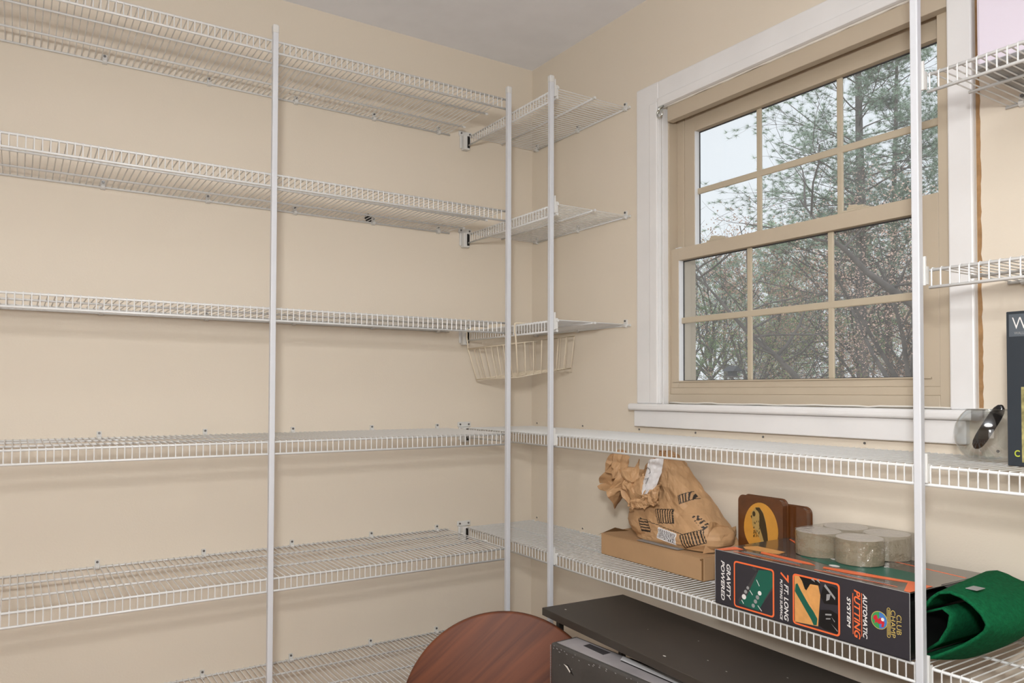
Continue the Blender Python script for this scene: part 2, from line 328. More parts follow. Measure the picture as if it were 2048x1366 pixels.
def shelf_B(z, label, y0, y1, clips, group, bracket=True, capend=True):
    t = thing('wire_shelf', label, 'shelf', (0, (y0+y1)/2, z), group)
    for x, dz, r in ((-.004, -.0035, .003), (-.153, -.0035, .003), (-.301, -.0035, .0031), (-.3038, -LIP-.001, .0031)):
        obj('rail', MB().tube([(x, y0, z+dz), (x, y1, z+dz)], r, 8), M_wire, t, smooth=True)
        if capend: inst('end_cap', capY, t, (x, y1, z+dz))
    n = int((y0-y1-.008)/PITCH)
    for i in range(n+1): inst('wire', W12, t, (0, y0-.004-i*PITCH, z))
    for y in clips:
        cl = inst('wall_clip', clipB if bracket and y1 > -1 or not bracket else clipC, t, (0, y, z)); inst('screw', scrB if bracket and y1 > -1 or not bracket else scrC, cl, (0, y, z))
    if bracket:
        x = -.304
        b = obj('end_bracket', MB().box(x-.018, x+.006, -.026, 0, z-.052, z+.003).box(x-.030, x+.026, -.005, 0, z+.003, z+.022).box(x-.026, x-.018, -.008, 0, z-.045, z+.003), M_plast, t, bevel=.004, seg=3)
        obj('bracket_slot', MB().box(x-.006, x+.0045, -.0266, -.02, z-.046, z-.002), M_blk2, b)
        for dx in (-.020, .016): obj('screw', MB().tube([(x+dx, -.005, z+.013), (x+dx, -.0075, z+.013)], .0035, 8), M_screw, b)
    return t
ZA = [.9548, .5901, .2272, -.131, -.4967, -.863]
for z, l in zip(ZA, ('topmost deep white wire shelf on the left wall', 'second deep wire shelf from the top of the left wall, above the empty gap', 'third deep wire shelf from the top of the left wall, seen edge on from below',
                     'fourth deep wire shelf of the left wall, seen almost edge on from just above', 'fifth deep wire shelf of the left wall, seen from above', 'lowest deep wire shelf of the left wall, partly behind the round wood disc')):
    shelf_A(z, l, x1=(-.372 if z > -.8 else -.36))
CB = (-.0405, -.2986, -.5565)
gB = 'short wire shelves in the corner left of the window'
for z, l in zip(ZA[:3], ('topmost short wire shelf between the corner and the window', 'middle short wire shelf between the corner and the window', 'lowest short wire shelf beside the window, carrying the wire basket')):
    shelf_B(z, l, -.018, -.5735, CB, gB)
CL = (-.0405, -.325, -.62, -.865, -1.11, -1.405, -1.70, -2.0)
shelf_B(ZA[3], 'long white wire shelf running just under the window sill', -.018, -2.45, CL, 'long wire shelves under the window', capend=False)
shelf_B(ZA[4], 'long white wire shelf below the window carrying the brown paper bag and cartons', -.018, -2.45, CL, 'long wire shelves under the window', capend=False)
gR = 'short wire shelves right of the window'
shelf_B(.5914, 'upper wire shelf right of the window, holding the lavender bin', -1.7235, -2.45, (-1.755, -2.05, -2.35), gR, bracket=False, capend=False)
shelf_B(.2301, 'lower wire shelf right of the window, over the black W box', -1.7235, -2.45, (-1.755, -2.05, -2.35), gR, bracket=False, capend=False)
# posts
def post(x, y, label, hooks, axis):
    t = thing('shelf_post', label, 'post', (x, y, -Z0), 'upright white posts carrying the wire shelves')
    obj('tube', MB().box(x-.0072, x+.0072, y-.0072, y+.0072, -Z0, .975), M_post, t, bevel=.0018)
    obj('cap', MB().box(x-.0086, x+.0086, y-.0086, y+.0086, .965, .9885), M_plast, t, bevel=.004, seg=3)
    for z in hooks:
        if axis == 'B': m = MB().box(x+.0072, x+.012, y-.0105, y+.004, z-.032, z+.022).box(x+.012, x+.021, y-.0105, y-.0075, z-.03, z+.004)
        else: m = MB().box(x-.004, x+.0105, y+.0072, y+.011, z-.032, z+.022).box(x+.0075, x+.0105, y+.011, y+.019, z-.03, z+.004)
        obj('shelf_hook', m, M_plast, t, bevel=.001)
    return t
post(-1.1308, -.4205, 'long white post in front of the left wall shelves, farthest left', ZA, 'A')
post(-.3824, -.4205, 'white post at the corner end of the left wall shelves, left of the tallest pair', ZA, 'A')
post(-.3195, -.5665, 'white post at the free ends of the short corner shelves', ZA[:5], 'B')
post(-.3195, -1.7105, 'thick looking white post in front of the right side of the window, nearest the camera', [.5914, .2301, ZA[3], ZA[4]], 'B')

# wire basket hung from the lowest short shelf
t = thing('hanging_basket', 'cream wire basket hanging crooked under the short corner shelf', 'basket', (-.3, -.19, .05))
def bp(s, d, h):   # s along -Y 0..1, d depth 0..1 (front to back), h 0 bottom..1 rim
    y = -.030-.322*s; x = -.306+.245*d; z = .165+.034*d-.005*(1-s)
    if h < 1:
        k = 1-h; z -= .113*k; y += (-.045*(1-s)+.006*s)*k*(1-d*.3); x += (.012*(1-2*d))*k
    return (x, y, z)
BW = .0017
obj('rim', MB().tube([bp(s, d, 1) for s, d in ((0, 0), (1, 0), (1, 1), (0, 1), (0, 0))], .0026, 8), M_basket, t, smooth=True)
obj('bottom_rim', MB().tube([bp(s, d, 0) for s, d in ((0, 0), (1, 0), (1, 1), (0, 1), (0, 0))], .0022, 8), M_basket, t, smooth=True)
for s in (0, 1):
    a = bp(s, 0, 1); zt = ZA[2]+.0045
    obj('hook_arm', MB().tube([bp(s, 0, 0), a, (a[0]-.002, a[1], a[2]+.025), (-.3115, a[1], zt-.03), (-.3115, a[1], zt-.002), (-.305, a[1], zt+.001), (-.1, a[1], zt+.001)], .0027, 8), M_basket, t, smooth=True)
for i in range(1, 8): obj('basket_wire', MB().tube([bp(i/8, 0, 1), bp(i/8, 0, 0), bp(i/8, 1, 0), bp(i/8, 1, 1)], BW, 6), M_basket, t, smooth=True)
for i in range(1, 7): obj('basket_wire', MB().tube([bp(1, i/7, 1), bp(1, i/7, 0), bp(0, i/7, 0), bp(0, i/7, 1)], BW, 6), M_basket, t, smooth=True)
for s in (0, 1): obj('basket_wire', MB().tube([bp(s, 1, 1), bp(s, 1, 0)], BW, 6), M_basket, t, smooth=True)

# ------------------------------------------------------------------ things on the lower long shelf
ZS = ZA[4]+.0016
# flat cardboard carton
t = thing('cardboard_box', 'flat brown cardboard mailer box lying on the shelf under the paper bag', 'box', (-.1, -.855, ZS))
bx0, bx1, by0, by1, bz = -.186, -.018, -1.066, -.648, ZS+.064
obj('carton', MB().box(bx0, bx1, by0, by1, ZS, bz-.0015), M_card, t, bevel=.003)
lid = MB(); fn = lambda u, v, d: (u, v, bz+Z0+d)
n = 12
for i in range(n):
    ya, yb = by1-(by1-by0)*i/n, by1-(by1-by0)*(i+1)/n
    za, zb = [bz+(.005*(1-j/n)**2) for j in (i, i+1)]
    lid.add([(bx0-.001, ya, bz+Z0-.001), (bx0-.001, yb, bz+Z0-.001), (bx1, yb, zb+Z0), (bx1, ya, za+Z0)], [(0, 1, 2, 3)])
o = obj('lid', lid, M_card, t); so = o.modifiers.new('solid', 'SOLIDIFY'); so.thickness = .0015
obj('tuck_flap', MB().add([(bx0+.02, by1+.002, bz+Z0-.002), (bx0-.012, by1+.003, bz+Z0-.006), (bx0+.06, by1+.004, bz+Z0+.010), (bx0+.09, by1-.03, bz+Z0+.002)], [(0, 1, 2, 3), (3, 2, 1, 0)]), M_card2, t)
obj('side_tab', MB().box(bx0-.0015, bx0, by0+.001, by0+.006, ZS+.004, bz-.004).box(bx0-.0012, bx0, by0+.003, by0+.012, bz-.010, bz-.006), M_card2, t)
obj('shipping_label', MB().box(bx0+.008, bx0+.06, -.965, -.80, bz+.0012, bz+.0022), M_grey, t)

# crumpled paper bag
t = thing('paper_bag', 'crumpled brown paper bag with barcode prints slumped on the cardboard box', 'bag', (-.1, -.9, bz))
rings = [(-.4285, -.740, -1.050, -.160, -.035), (-.41, -.722, -1.068, -.166, -.03), (-.38, -.712, -1.062, -.168, -.028), (-.335, -.712, -1.018, -.166, -.028), (-.30, -.722, -.980, -.158, -.03),
         (-.26, -.742, -.940, -.148, -.034), (-.22, -.765, -.897, -.132, -.042), (-.195, -.785, -.866, -.115, -.055), (-.18, -.80, -.850, -.102, -.065), (-.172, -.815, -.835, -.095, -.075)]
NU, NV = 520, 220
def ringat(f):
    x = f*(len(rings)-1); i = min(int(x), len(rings)-2); k = x-i
    return [a+(b-a)*k for a, b in zip(rings[i], rings[i+1])]
def facets(cu_, cv_, amp, seed, wrap=True):      # crisp planar folds: random heights on a coarse jittered grid, joined by flat triangles
    rg = random.Random(seed); tab = [[rg.uniform(-1, 1) for _ in range(cu_+1)] for _ in range(cv_+2)]
    if wrap:
        for r in tab: r[cu_] = r[0]
    def f(u, v):
        x = min(u*cu_, cu_-1e-6); y = min(v*cv_, cv_-1e-6); i, j = int(x), int(y); a, b = x-i, y-j; T_ = tab
        if (i*7+j*13+seed) % 3: h = T_[j][i]+(T_[j][i+1]-T_[j][i])*a+(T_[j+1][i+1]-T_[j][i+1])*b if a > b else T_[j][i]+(T_[j+1][i+1]-T_[j+1][i])*a+(T_[j+1][i]-T_[j][i])*b
        else:
            h = T_[j][i]+(T_[j][i+1]-T_[j][i])*a+(T_[j+1][i]-T_[j][i])*b if a+b < 1 else T_[j+1][i+1]+(T_[j+1][i]-T_[j+1][i+1])*(1-a)+(T_[j][i+1]-T_[j+1][i+1])*(1-b)
        return amp*h
    return f
FA, FB, FC, FE = facets(13, 6, .0105, 4), facets(27, 13, .0052, 9), facets(60, 30, .0018, 2), facets(9, 5, .010, 12)
E_ = .72; tbl = []; acc = 0; pv = None        # even spacing round the squarish outline
for k in range(4001):
    a = 2*PI*k/4000; ca, sa = math.cos(a), math.sin(a); p = (.065*math.copysign(abs(ca)**E_, ca), .17*math.copysign(abs(sa)**E_, sa))
    if pv: acc += math.hypot(p[0]-pv[0], p[1]-pv[1])
    tbl.append((acc, a)); pv = p
ang = []; k = 0
for i in range(NU):
    while tbl[k+1][0] < acc*i/NU: k += 1
    ang.append(tbl[k][1])
bm_ = MB(); vs = []; und = []
for j in range(NV+1):
    z, yl, yr, xf, xb = ringat(j/NV); cy, cx = (yl+yr)/2, (xf+xb)/2; hy, hx = (yl-yr)/2, (xb-xf)/2
    for i in range(NU):
        a = ang[i]; ca, sa = math.cos(a), math.sin(a); f = j/NV
        e = E_; X = cx+hx*math.copysign(abs(ca)**e, ca); Y = cy+hy*math.copysign(abs(sa)**e, sa)
        u = (i/NU+.12*f) % 1; u2 = (i/NU-.25*f) % 1
        d = FA(u2, f)+FB(u, f)*(.35 if ca < -.2 and f < .35 else 1)+FC(i/NU, f)
        p = Vector((X, Y, z))+Vector((ca, sa*.9, .2)).normalized()*d*min(1, j/14)
        if p.x > -.012: p.x = -.012
        vs.append((p.x, p.y, p.z+Z0)); und.append((X, Y, z))
fs = [(j*NU+i, j*NU+(i+1) % NU, (j+1)*NU+(i+1) % NU, (j+1)*NU+i) for j in range(NV) for i in range(NU)]
fs.append(tuple(range(NV*NU, (NV+1)*NU)))
def ink(y, z):       # printed marks of the bag: 0 paper, 1 black, 2 white
    def rot(cy_, cz_, a): dy, dz = -(y-cy_), z-cz_; return dy*math.cos(a)+dz*math.sin(a), -dy*math.sin(a)+dz*math.cos(a)
    for cy_, cz_, hw, hh, a, hor, per, wh in ((-.902, -.347, .032, .020, .12, 0, .0085, 0), (-.817, -.385, .020, .018, .06, 1, .008, 0), (-.910, -.4015, .037, .0165, -.12, 0, .0058, 1),
                                             (-1.000, -.397, .036, .019, .35, 0, .009, 0), (-.958, -.288, .022, .013, .5, 0, .0062, 0)):
        u, v = rot(cy_, cz_, a)
        if abs(u) < hw and abs(v) < hh:
            if not wh and (abs(u) > hw-.0022 or abs(v) > hh-.002): return 1
            s = (v if hor else u)/per
            if wh and (abs(u) > hw-.003 or abs(v) > hh-.003): return 2
            return 1 if s % 1 < .45 else (2 if wh else 0)
    u, v = rot(-1.012, -.350, -.6)
    if abs(u) < .024 and abs(v) < .007 and noise.noise(Vector((u*160, v*160, 0))) > .05: return 1
    if abs(z-(-.366-.13*(-(y+.80)))) < .0009 and -1.0 < y < -.80: return 1
    return 0
mi = []
for f in fs:
    c = Vector((0, 0, 0))
    for k in f[:4]: c += Vector(und[k])
    c /= min(4, len(f)); mi.append(ink(c.y, c.z) if c.x < -.10 else 0)
bm_.v = vs; bm_.f = fs; bm_.m = mi
obj('body', bm_, [M_bag, M_ink, M_paper], t)
def crumple_sheet(name, fn, nu, nv, m, parent, amp=.006, s=30, seed=0, thick=.0006):
    mb = MB(); vv = []; cu_, cv_ = max(4, s//2), max(3, s//4)
    G_ = [facets(cu_, cv_, amp, seed+k, False) for k in range(3)]; H_ = [facets(cu_*2, cv_*2, amp*.35, seed+k+5, False) for k in range(3)]
    for j in range(nv+1):
        for i in range(nu+1):
            u, v = i/nu, j/nv; p = Vector(fn(u, v))+Vector([G_[k](u, v)+H_[k](u, v) for k in range(3)]); vv.append((min(p.x, -.012), p.y, p.z+Z0))
    ff = [(j*(nu+1)+i, j*(nu+1)+i+1, (j+1)*(nu+1)+i+1, (j+1)*(nu+1)+i) for j in range(nv) for i in range(nu)]
    mb.add(vv, ff); o = obj(name, mb, m, parent); sm = o.modifiers.new('solid', 'SOLIDIFY'); sm.thickness = thick; return o
def mouth(u, v):     # flared open mouth of the bag folded over to the left, its dark inside towards the room
    a = 2*PI*u; r = (.022+.036*v**.8)*(1+.30*math.sin(3*a+.4)*v+.20*math.sin(5*a+2)*v)
    cx, cy, cz = -.130-.065*v, -.775+.078*v, -.258-.020*v
    ax = Vector((-.88, .45, .05)).normalized(); e1_ = ax.cross(Vector((0, 0, 1))).normalized(); e2_ = e1_.cross(ax)
    return Vector((cx, cy, cz))+e1_*r*1.15*math.cos(a)+e2_*r*.85*math.sin(a)+ax*(.018*math.sin(2*a+1)*v)
crumple_sheet('open_mouth', mouth, 120, 50, M_bag, t, .0125, 16, 31)
def fold1(u, v):     # upper roll of paper
    a = PI*(.05+1.25*v); r = .026+.010*math.sin(u*PI)
    return (-.175-r*math.sin(a)*1.1, -.69-.14*u, -.222-.012*u+r*math.cos(a)+.012*math.sin(u*7))
crumple_sheet('upper_fold', fold1, 70, 36, M_bag, t, .013, 16, 3)
def fold2(u, v):     # petal hanging over the front
    a = PI*(.1+.95*v); r = .034+.010*math.sin(u*PI*1.4)
    return (-.178-r*math.sin(a)*.8, -.762-.125*u, -.285+.018*u+r*math.cos(a)*1.05)
crumple_sheet('front_fold', fold2, 70, 36, M_bag, t, .012, 16, 7)
def gusset(u, v):
    return (-.150+.115*u, -1.040-.022*u*(1-v)-.006*v, -.428+.088*v*(1-.35*u))
crumple_sheet('side_fold', gusset, 40, 30, M_bag, t, .006, 12, 14)
def fold3(u, v):
    a = PI*(.05+.8*v); r = .018+.012*u
    return (-.19-r*math.sin(a)*.6, -.79-.13*u, -.325+.045*u+r*math.cos(a))
crumple_sheet('lower_fold', fold3, 60, 30, M_bag, t, .007, 30, 11)
def rec(u, v):
    return (-.222+.018*abs(2*u-1)**2+.01*v, -.880+.030*v-.058*u+.02*v*v, -.190-.105*v+.014*u)
o = crumple_sheet('receipt', rec, 24, 40, M_paper, t, .0022, 30, 5)
sc = MB()
def wig(y0, z0, pts, r=.0007): sc.tube([(-.2345+.004*abs(i-len(pts)/2)/len(pts), y0+a, z0+b) for i, (a, b) in enumerate(pts)], r, 5)
wig(-.908, -.215, [(0.01, .004), (.002, .008), (-.007, .004), (-.009, -.004), (-.002, -.008)])
wig(-.902, -.240, [(.010, 0), (-.004, .002), (-.008, .006), (.004, -.012)])
obj('handwriting', sc, M_ink, t)

# owl bookends
def bookend(name, label, x0, x1, y0, y1, z0, z1, rr):
    t = thing(name, label, 'bookend', ((x0+x1)/2, (y0+y1)/2, z0), 'pair of brown lacquered bookends')
    pts = []
    for cy_, cz_, a0 in ((y1-rr, z1-rr, 0), (y0+rr, z1-rr, 90)):
        for k in range(7): a = math.radians(a0+k*15); pts.append((cy_+rr*math.cos(a), cz_+rr*math.sin(a)))
    pts += [(y0, z0), (y1, z0)]
    obj('block', MB().prism(pts, lambda u, v, d: (d, u, v+Z0), x0, x1), M_brown, t, bevel=.0035, seg=3); return t
be = bookend('bookend', 'brown lacquered bookend with an amber oval and a painted owl', -.060, -.0365, -1.213, -1.077, ZS, -.276, .014)
bookend('bookend', 'second brown lacquered bookend, mostly hidden behind the owl one', -.033, -.010, -1.264, -1.135, ZS, -.292, .014)
OC, OH, OW = -1.148, -.359, .0545
fo = lambda u, v, d: (-.0602-d, OC-u*OW, OH+v*.0715+Z0)
ov = [(math.cos(a), math.sin(a)*(1 if math.sin(a) > 0 else .8)) for a in [i*2*PI/40 for i in range(40)]]
pl = obj('oval_plate', MB().prism(ov, fo, 0, .0008), M_amber, be)
def dec(name, polys, fn, m, parent, d0, d1):
    mb = MB()
    for p in polys: mb.prism(p, fn, d0, d1)
    return obj(name, mb, m, parent)
body = [(-.36, .78), (-.10, .84), (.12, .70), (.28, .42), (.36, .05), (.40, -.35), (.36, -.62), (.10, -.62), (.0, -.35), (-.22, -.12), (-.48, .12), (-.52, .42)]
dec('owl_body', [body], fo, M_bird2, pl, .0008, .0011)
dec('owl_wing', [[(-.30, .80), (-.05, .82), (.16, .62), (.30, .30), (.40, -.10), (.44, -.50), (.42, -.80), (.26, -.80), (.22, -.45), (.08, -.15), (-.08, .15), (-.06, .45), (-.22, .66)]], fo, M_bird1, pl, .0011, .0014)
dec('owl_head', [[(-.30+.24*math.cos(a), .52+.20*math.sin(a)) for a in [i*PI/8 for i in range(16)]]], fo, M_bird2, pl, .0014, .0016)
dec('owl_eye', [[(-.38+.09*math.cos(a), .56+.10*math.sin(a)) for a in [i*PI/6 for i in range(12)]], [(-.58, .46), (-.48, .50), (-.52, .36)]], fo, M_bird1, pl, .0016, .0018)
sp = []
for i in range(34):
    u, v = rnd.uniform(-.45, .02), rnd.uniform(-.25, .35)
    if u+v*.2 > -.5: sp.append([(u, v), (u+.03, v+.02), (u+.03, v-.05), (u, v-.06)])
dec('owl_speckles', sp, fo, M_bird1, pl, .0011, .0013)
dec('perch', [[(-.85, -.62), (-.4, -.55), (.2, -.66), (.8, -.56), (.62, -.76), (.1, -.8), (-.6, -.78)]], fo, M_bird3, pl, .0008, .0012)

# golf putting mat box
GY, GL, GZ, GH, GXF, GXB = -1.217, .468, ZS, .1255, -.310, -.034
t = thing('putting_mat_box', 'long black and orange putting game carton with its right end open', 'box', ((GXF+GXB)/2, GY-GL/2, GZ))
y0, y1 = GY-GL, GY
carton = MB().box(GXF, GXF+.002, y0, y1, GZ, GZ+GH).box(GXB-.002, GXB, y0, y1, GZ, GZ+GH).box(GXF, GXB, y0, y1, GZ, GZ+.002).box(GXF, GXB, y1-.002, y1, GZ, GZ+GH)
obj('carton', carton, M_gblack, t, bevel=.0008)
tp = MB(); zt = GZ+GH
tp.add([(GXF, y1, zt+Z0), (GXF, y0, zt+Z0), (GXB, y0-.012, zt+Z0+.001), (GXB, y1, zt+Z0)], [(0, 1, 2, 3)])
tpo = obj('top_panel', tp, M_gtop, t); sm = tpo.modifiers.new('s', 'SOLIDIFY'); sm.thickness = .0015; sm.offset = -1
fg = lambda u, v, d: (GXF-d, GY-u*GL, GZ+v*GH+Z0)
obj('worn_edge', MB().tube([(GXF, y1, zt), (GXF, (y0+y1)/2, zt+.0003), (GXF, y0, zt)], .0007, 5).tube([(GXF, y0, GZ), (GXF, y0, zt)], .0008, 5).tube([(GXF, y1, GZ+.01), (GXF, y1, zt)], .0007, 5), M_grey, t)
def rrect(u0, u1, v0, v1, r, k=5):
    pts = []; rv = r*GL/GH
    for cu_, cv_, a0 in ((u1-r, v1-rv, 0), (u0+r, v1-rv, 90), (u0+r, v0+rv, 180), (u1-r, v0+rv, 270)):
        for i in range(k): a = math.radians(a0+i*90/(k-1)); pts.append((cu_+r*math.cos(a), cv_+rv*math.sin(a)))
    return pts
def frame(name, u0, u1, v0, v1, w_, m):
    a = rrect(u0, u1, v0, v1, .016); b = rrect(u0+w_, u1-w_, v0+w_*GL/GH, v1-w_*GL/GH, .011); n = len(a); mb = MB()
    vs = [fg(u, v, .0008) for u, v in a]+[fg(u, v, .0008) for u, v in b]+[fg(u, v, 0) for u, v in a]
    mb.add(vs, [(i, (i+1) % n, n+(i+1) % n, n+i) for i in range(n)]+[(i, 2*n+i, 2*n+(i+1) % n, (i+1) % n) for i in range(n)]); return obj(name, mb, m, t)
frame('picture_frame', .120, .357, .038, .874, .0075, M_orange); frame('picture_frame', .459, .695, .048, .895, .0075, M_orange)
CR = lambda cu_, cv_, r, n=16: [(cu_+r*math.cos(a), cv_+r*GL/GH*math.sin(a)) for a in [i*2*PI/n for i in range(n)]]
dec('mat_picture', [[(.262, .80), (.330, .84), (.347, .80), (.349, .52), (.297, .27), (.268, .088), (.20, .095), (.150, .12), (.19, .394)]], fg, M_green, t, .0001, .0004)
dec('ball_channel', [[(.262, .80), (.272, .82), (.20, .30), (.150, .14), (.146, .18), (.185, .38)], [(.349, .52), (.346, .56), (.30, .30), (.296, .25)], [(.238, .86), (.262, .80), (.262, .76), (.232, .80)]], fg, M_dgrey, t, .0004, .0006)
dec('golf_balls', [CR(.182, .262, .0125), CR(.275, .402, .0105)], fg, M_ink_w, t, .0006, .0010)
dec('faded_balls', [CR(.262, .318, .010), CR(.250, .235, .0098), CR(.237, .150, .0095), CR(.192, .36, .009), CR(.205, .44, .008)], fg, M_grey, t, .0006, .0008)
dec('turf_lines', [[(.255, .62), (.272, .52), (.274, .53), (.257, .63)], [(.215, .40), (.232, .33), (.234, .34), (.217, .41)], [(.16, .22), (.178, .13), (.18, .14), (.162, .23)], [(.262, .17), (.285, .09), (.287, .1), (.264, .18)]], fg, M_ink_w, t, .0004, .0006)
dec('floor_picture', [[(.468, .88), (.49, .88), (.587, .83), (.600, .635), (.592, .302), (.588, .12), (.469, .085)]], fg, M_tanpr, t, .0001, .0004)
dec('mat_picture', [[(.474, .72), (.484, .74), (.504, .62), (.543, .43), (.566, .34), (.585, .24), (.581, .13), (.566, .12), (.556, .19), (.542, .257), (.470, .60)]], fg, M_green, t, .0004, .0007)
dec('furniture_picture', [[(.49, .88), (.52, .885), (.60, .88), (.60, .79), (.55, .78), (.53, .66), (.522, .68), (.508, .80)], [(.615, .80), (.66, .83), (.685, .80), (.685, .55), (.62, .52), (.602, .62)], [(.60, .40), (.65, .44), (.685, .40), (.685, .09), (.62, .10), (.594, .14)]], fg, M_blk2, t, .0004, .0007)
dec('picture_highlights', [[(.555, .86), (.575, .83), (.565, .89)], [(.58, .87), (.60, .83), (.592, .9)], [(.632, .68), (.652, .70), (.645, .60), (.63, .57)], [(.62, .80), (.672, .62), (.674, .66), (.625, .84)], [(.625, .36), (.655, .38), (.655, .355), (.625, .335)], [(.628, .29), (.65, .31), (.65, .29), (.628, .27)], [(.655, .22), (.684, .12), (.684, .14)], [(.655, .33), (.67, .26), (.671, .28)]], fg, M_grey, t, .0007, .0009)
T = [('GRAVITY', (.0735, .0985, .126, .778), M_ink_w), ('POWERED', (.038, .061, .089, .821), M_ink_w), ('7', (.392, .437, .705, .868), M_orange), ('FT. LONG', (.412, .435, .051, .672), M_ink_w), ('PUTTING SURFACE', (.390, .403, .045, .743), M_ink_w),
     ('AUTOMATIC', (.801, .820, .142, .828), M_ink_w), ('PUTTING', (.761, .789, .105, .864), M_orange), ('SYSTEM', (.728, .745, .242, .72), M_ink_w)]
for s, r, m in T: text('lettering', s, fg, r, m, t)
text('lettering', 'CLUB', fg, (.946, .966, .342, .636), M_gold, t, shear=0, bold=0); text('lettering', 'CHAMP', fg, (.922, .941, .278, .686), M_gold, t, shear=0, bold=0)
dec('underline', [[(.794, .83), (.7965, .83), (.7965, .16), (.794, .16)], [(.7545, .80), (.757, .80), (.757, .16), (.7545, .16)]], fg, M_orange, t, .0001, .0006)
EL = lambda cu_, cv_, a, b, n=28: [(cu_+a*math.cos(q), cv_+b*math.sin(q)) for q in [i*2*PI/n for i in range(n)]]
dec('emblem_ring', [EL(.873, .485, .036, .137)], fg, M_gold, t, .0001, .0004)
dec('emblem_green', [EL(.873, .485, .0335, .127)], fg, M_lgreen, t, .0004, .0006)
dec('emblem_blue', [[(.873, .358), (.89, .374), (.903, .43), (.9065, .485), (.903, .54), (.89, .596), (.873, .612)]], fg, M_blue, t, .0006, .0008)
dec('emblem_bird', [[(.850, .54), (.862, .56), (.868, .50), (.880, .53), (.888, .50), (.896, .47), (.892, .40), (.882, .39), (.884, .44), (.872, .43), (.862, .45), (.852, .42), (.856, .47), (.846, .49)]], fg, M_red, t, .0008, .0010)
dec('emblem_ball', [CR(.888, .51, .007)], fg, M_ink_w, t, .0010, .0012)
bn = MB(); bn.tube([fg(u, v, .0005) for u, v in ((.907, .28), (.907, .69), (.910, .705), (.916, .705), (.919, .69), (.919, .28), (.916, .265), (.910, .265), (.907, .28))], .0006, 5, rel=False)
obj('banner_outline', bn, M_gold, t)
sp = []
for i in range(22): v = .30+i*.0175; sp.append([(.9105, v), (.9155, v), (.9155, v+.011), (.9105, v+.011)])
dec('banner_print', sp, fg, M_gold, t, .0001, .0005)
ft = lambda x, y, d: (x, y, zt+Z0+.0004+d)
TP = [('green_band', [(-.1578, -1.3272), (-.12, -1.42), (-.1474, -1.5236), (-.150, -1.63), (-.2222, -1.6498), (-.2292, -1.605), (-.2281, -1.5302), (-.2322, -1.4578), (-.2127, -1.3819)], M_green, 0),
      ('orange_band', [(-.2414, -1.2956), (-.2482, -1.4294), (-.2608, -1.4516), (-.268, -1.4168), (-.258, -1.306)], M_orange, 1), ('orange_band', [(-.2559, -1.4689), (-.2433, -1.5205), (-.222, -1.6458), (-.2337, -1.6572), (-.2667, -1.5333), (-.2693, -1.4756)], M_orange, 1),
      ('orange_band', [(-.3085, -1.2199), (-.2504, -1.2250), (-.2581, -1.2565), (-.3085, -1.2366)], M_orange, 1), ('floor_picture', [(-.2332, -1.2356), (-.1995, -1.2494), (-.1997, -1.3291), (-.232, -1.3361), (-.242, -1.3022), (-.2489, -1.2551)], M_tanpr, 1),
      ('orange_tab', [(-.2323, -1.6384), (-.2272, -1.684), (-.3085, -1.684), (-.306, -1.672)], M_orange, 2), ('panel_outline', [(-.2955, -1.259), (-.2935, -1.259), (-.2885, -1.4328), (-.2905, -1.4360)], M_orange, 2), ('panel_outline', [(-.2975, -1.4748), (-.2955, -1.474), (-.2861, -1.6449), (-.288, -1.6495)], M_orange, 2),
      ('rear_stripe', [(-.08, -1.50), (-.074, -1.50), (-.10, -1.683), (-.106, -1.683)], M_orange, 1), ('rear_stripe', [(-.06, -1.235), (-.054, -1.235), (-.10, -1.30), (-.106, -1.295)], M_orange, 1)]
for nm, p, m, k in TP: dec(nm, [p], ft, m, tpo, k*.0002, k*.0002+.0004)
E2 = lambda cx_, cy_, a, b: [(cx_+a*math.cos(q), cy_+b*math.sin(q)) for q in [i*2*PI/16 for i in range(16)]]
dec('golf_balls', [E2(-.2306, -1.4767, .008, .012), E2(-.1727, -1.4397, .006, .011)], ft, M_ink_w, tpo, .0004, .0008)
sp = []
for r_ in range(3):
    for i in range(44): y = -1.272-i*.0034-r_*.002; sp.append([(-.283+r_*.006, y), (-.2803+r_*.006, y), (-.2803+r_*.006, y-.0022), (-.283+r_*.006, y-.0022)])
    for i in range(38): y = -1.49-i*.0034-r_*.002; sp.append([(-.288+r_*.006, y), (-.2853+r_*.006, y), (-.2853+r_*.006, y-.0022), (-.288+r_*.006, y-.0022)])
dec('small_print', sp, ft, M_grey, tpo, .0001, .0004)['kind'] = 'stuff'
fl = MB().add([(-.20, y0, zt+Z0), (-.09, y0-.004, zt+Z0), (-.10, y0-.03, zt+Z0-.012), (-.17, y0-.035, zt+Z0-.02)], [(0, 1, 2, 3)])
o = obj('end_flap', fl, M_dgrey, t); sm = o.modifiers.new('s', 'SOLIDIFY'); sm.thickness = .0015
obj('inner_tray', MB().box(GXF+.004, GXB-.004, y0+.002, y0+.03, GZ+.003, GZ+GH-.018), M_blk2, t)

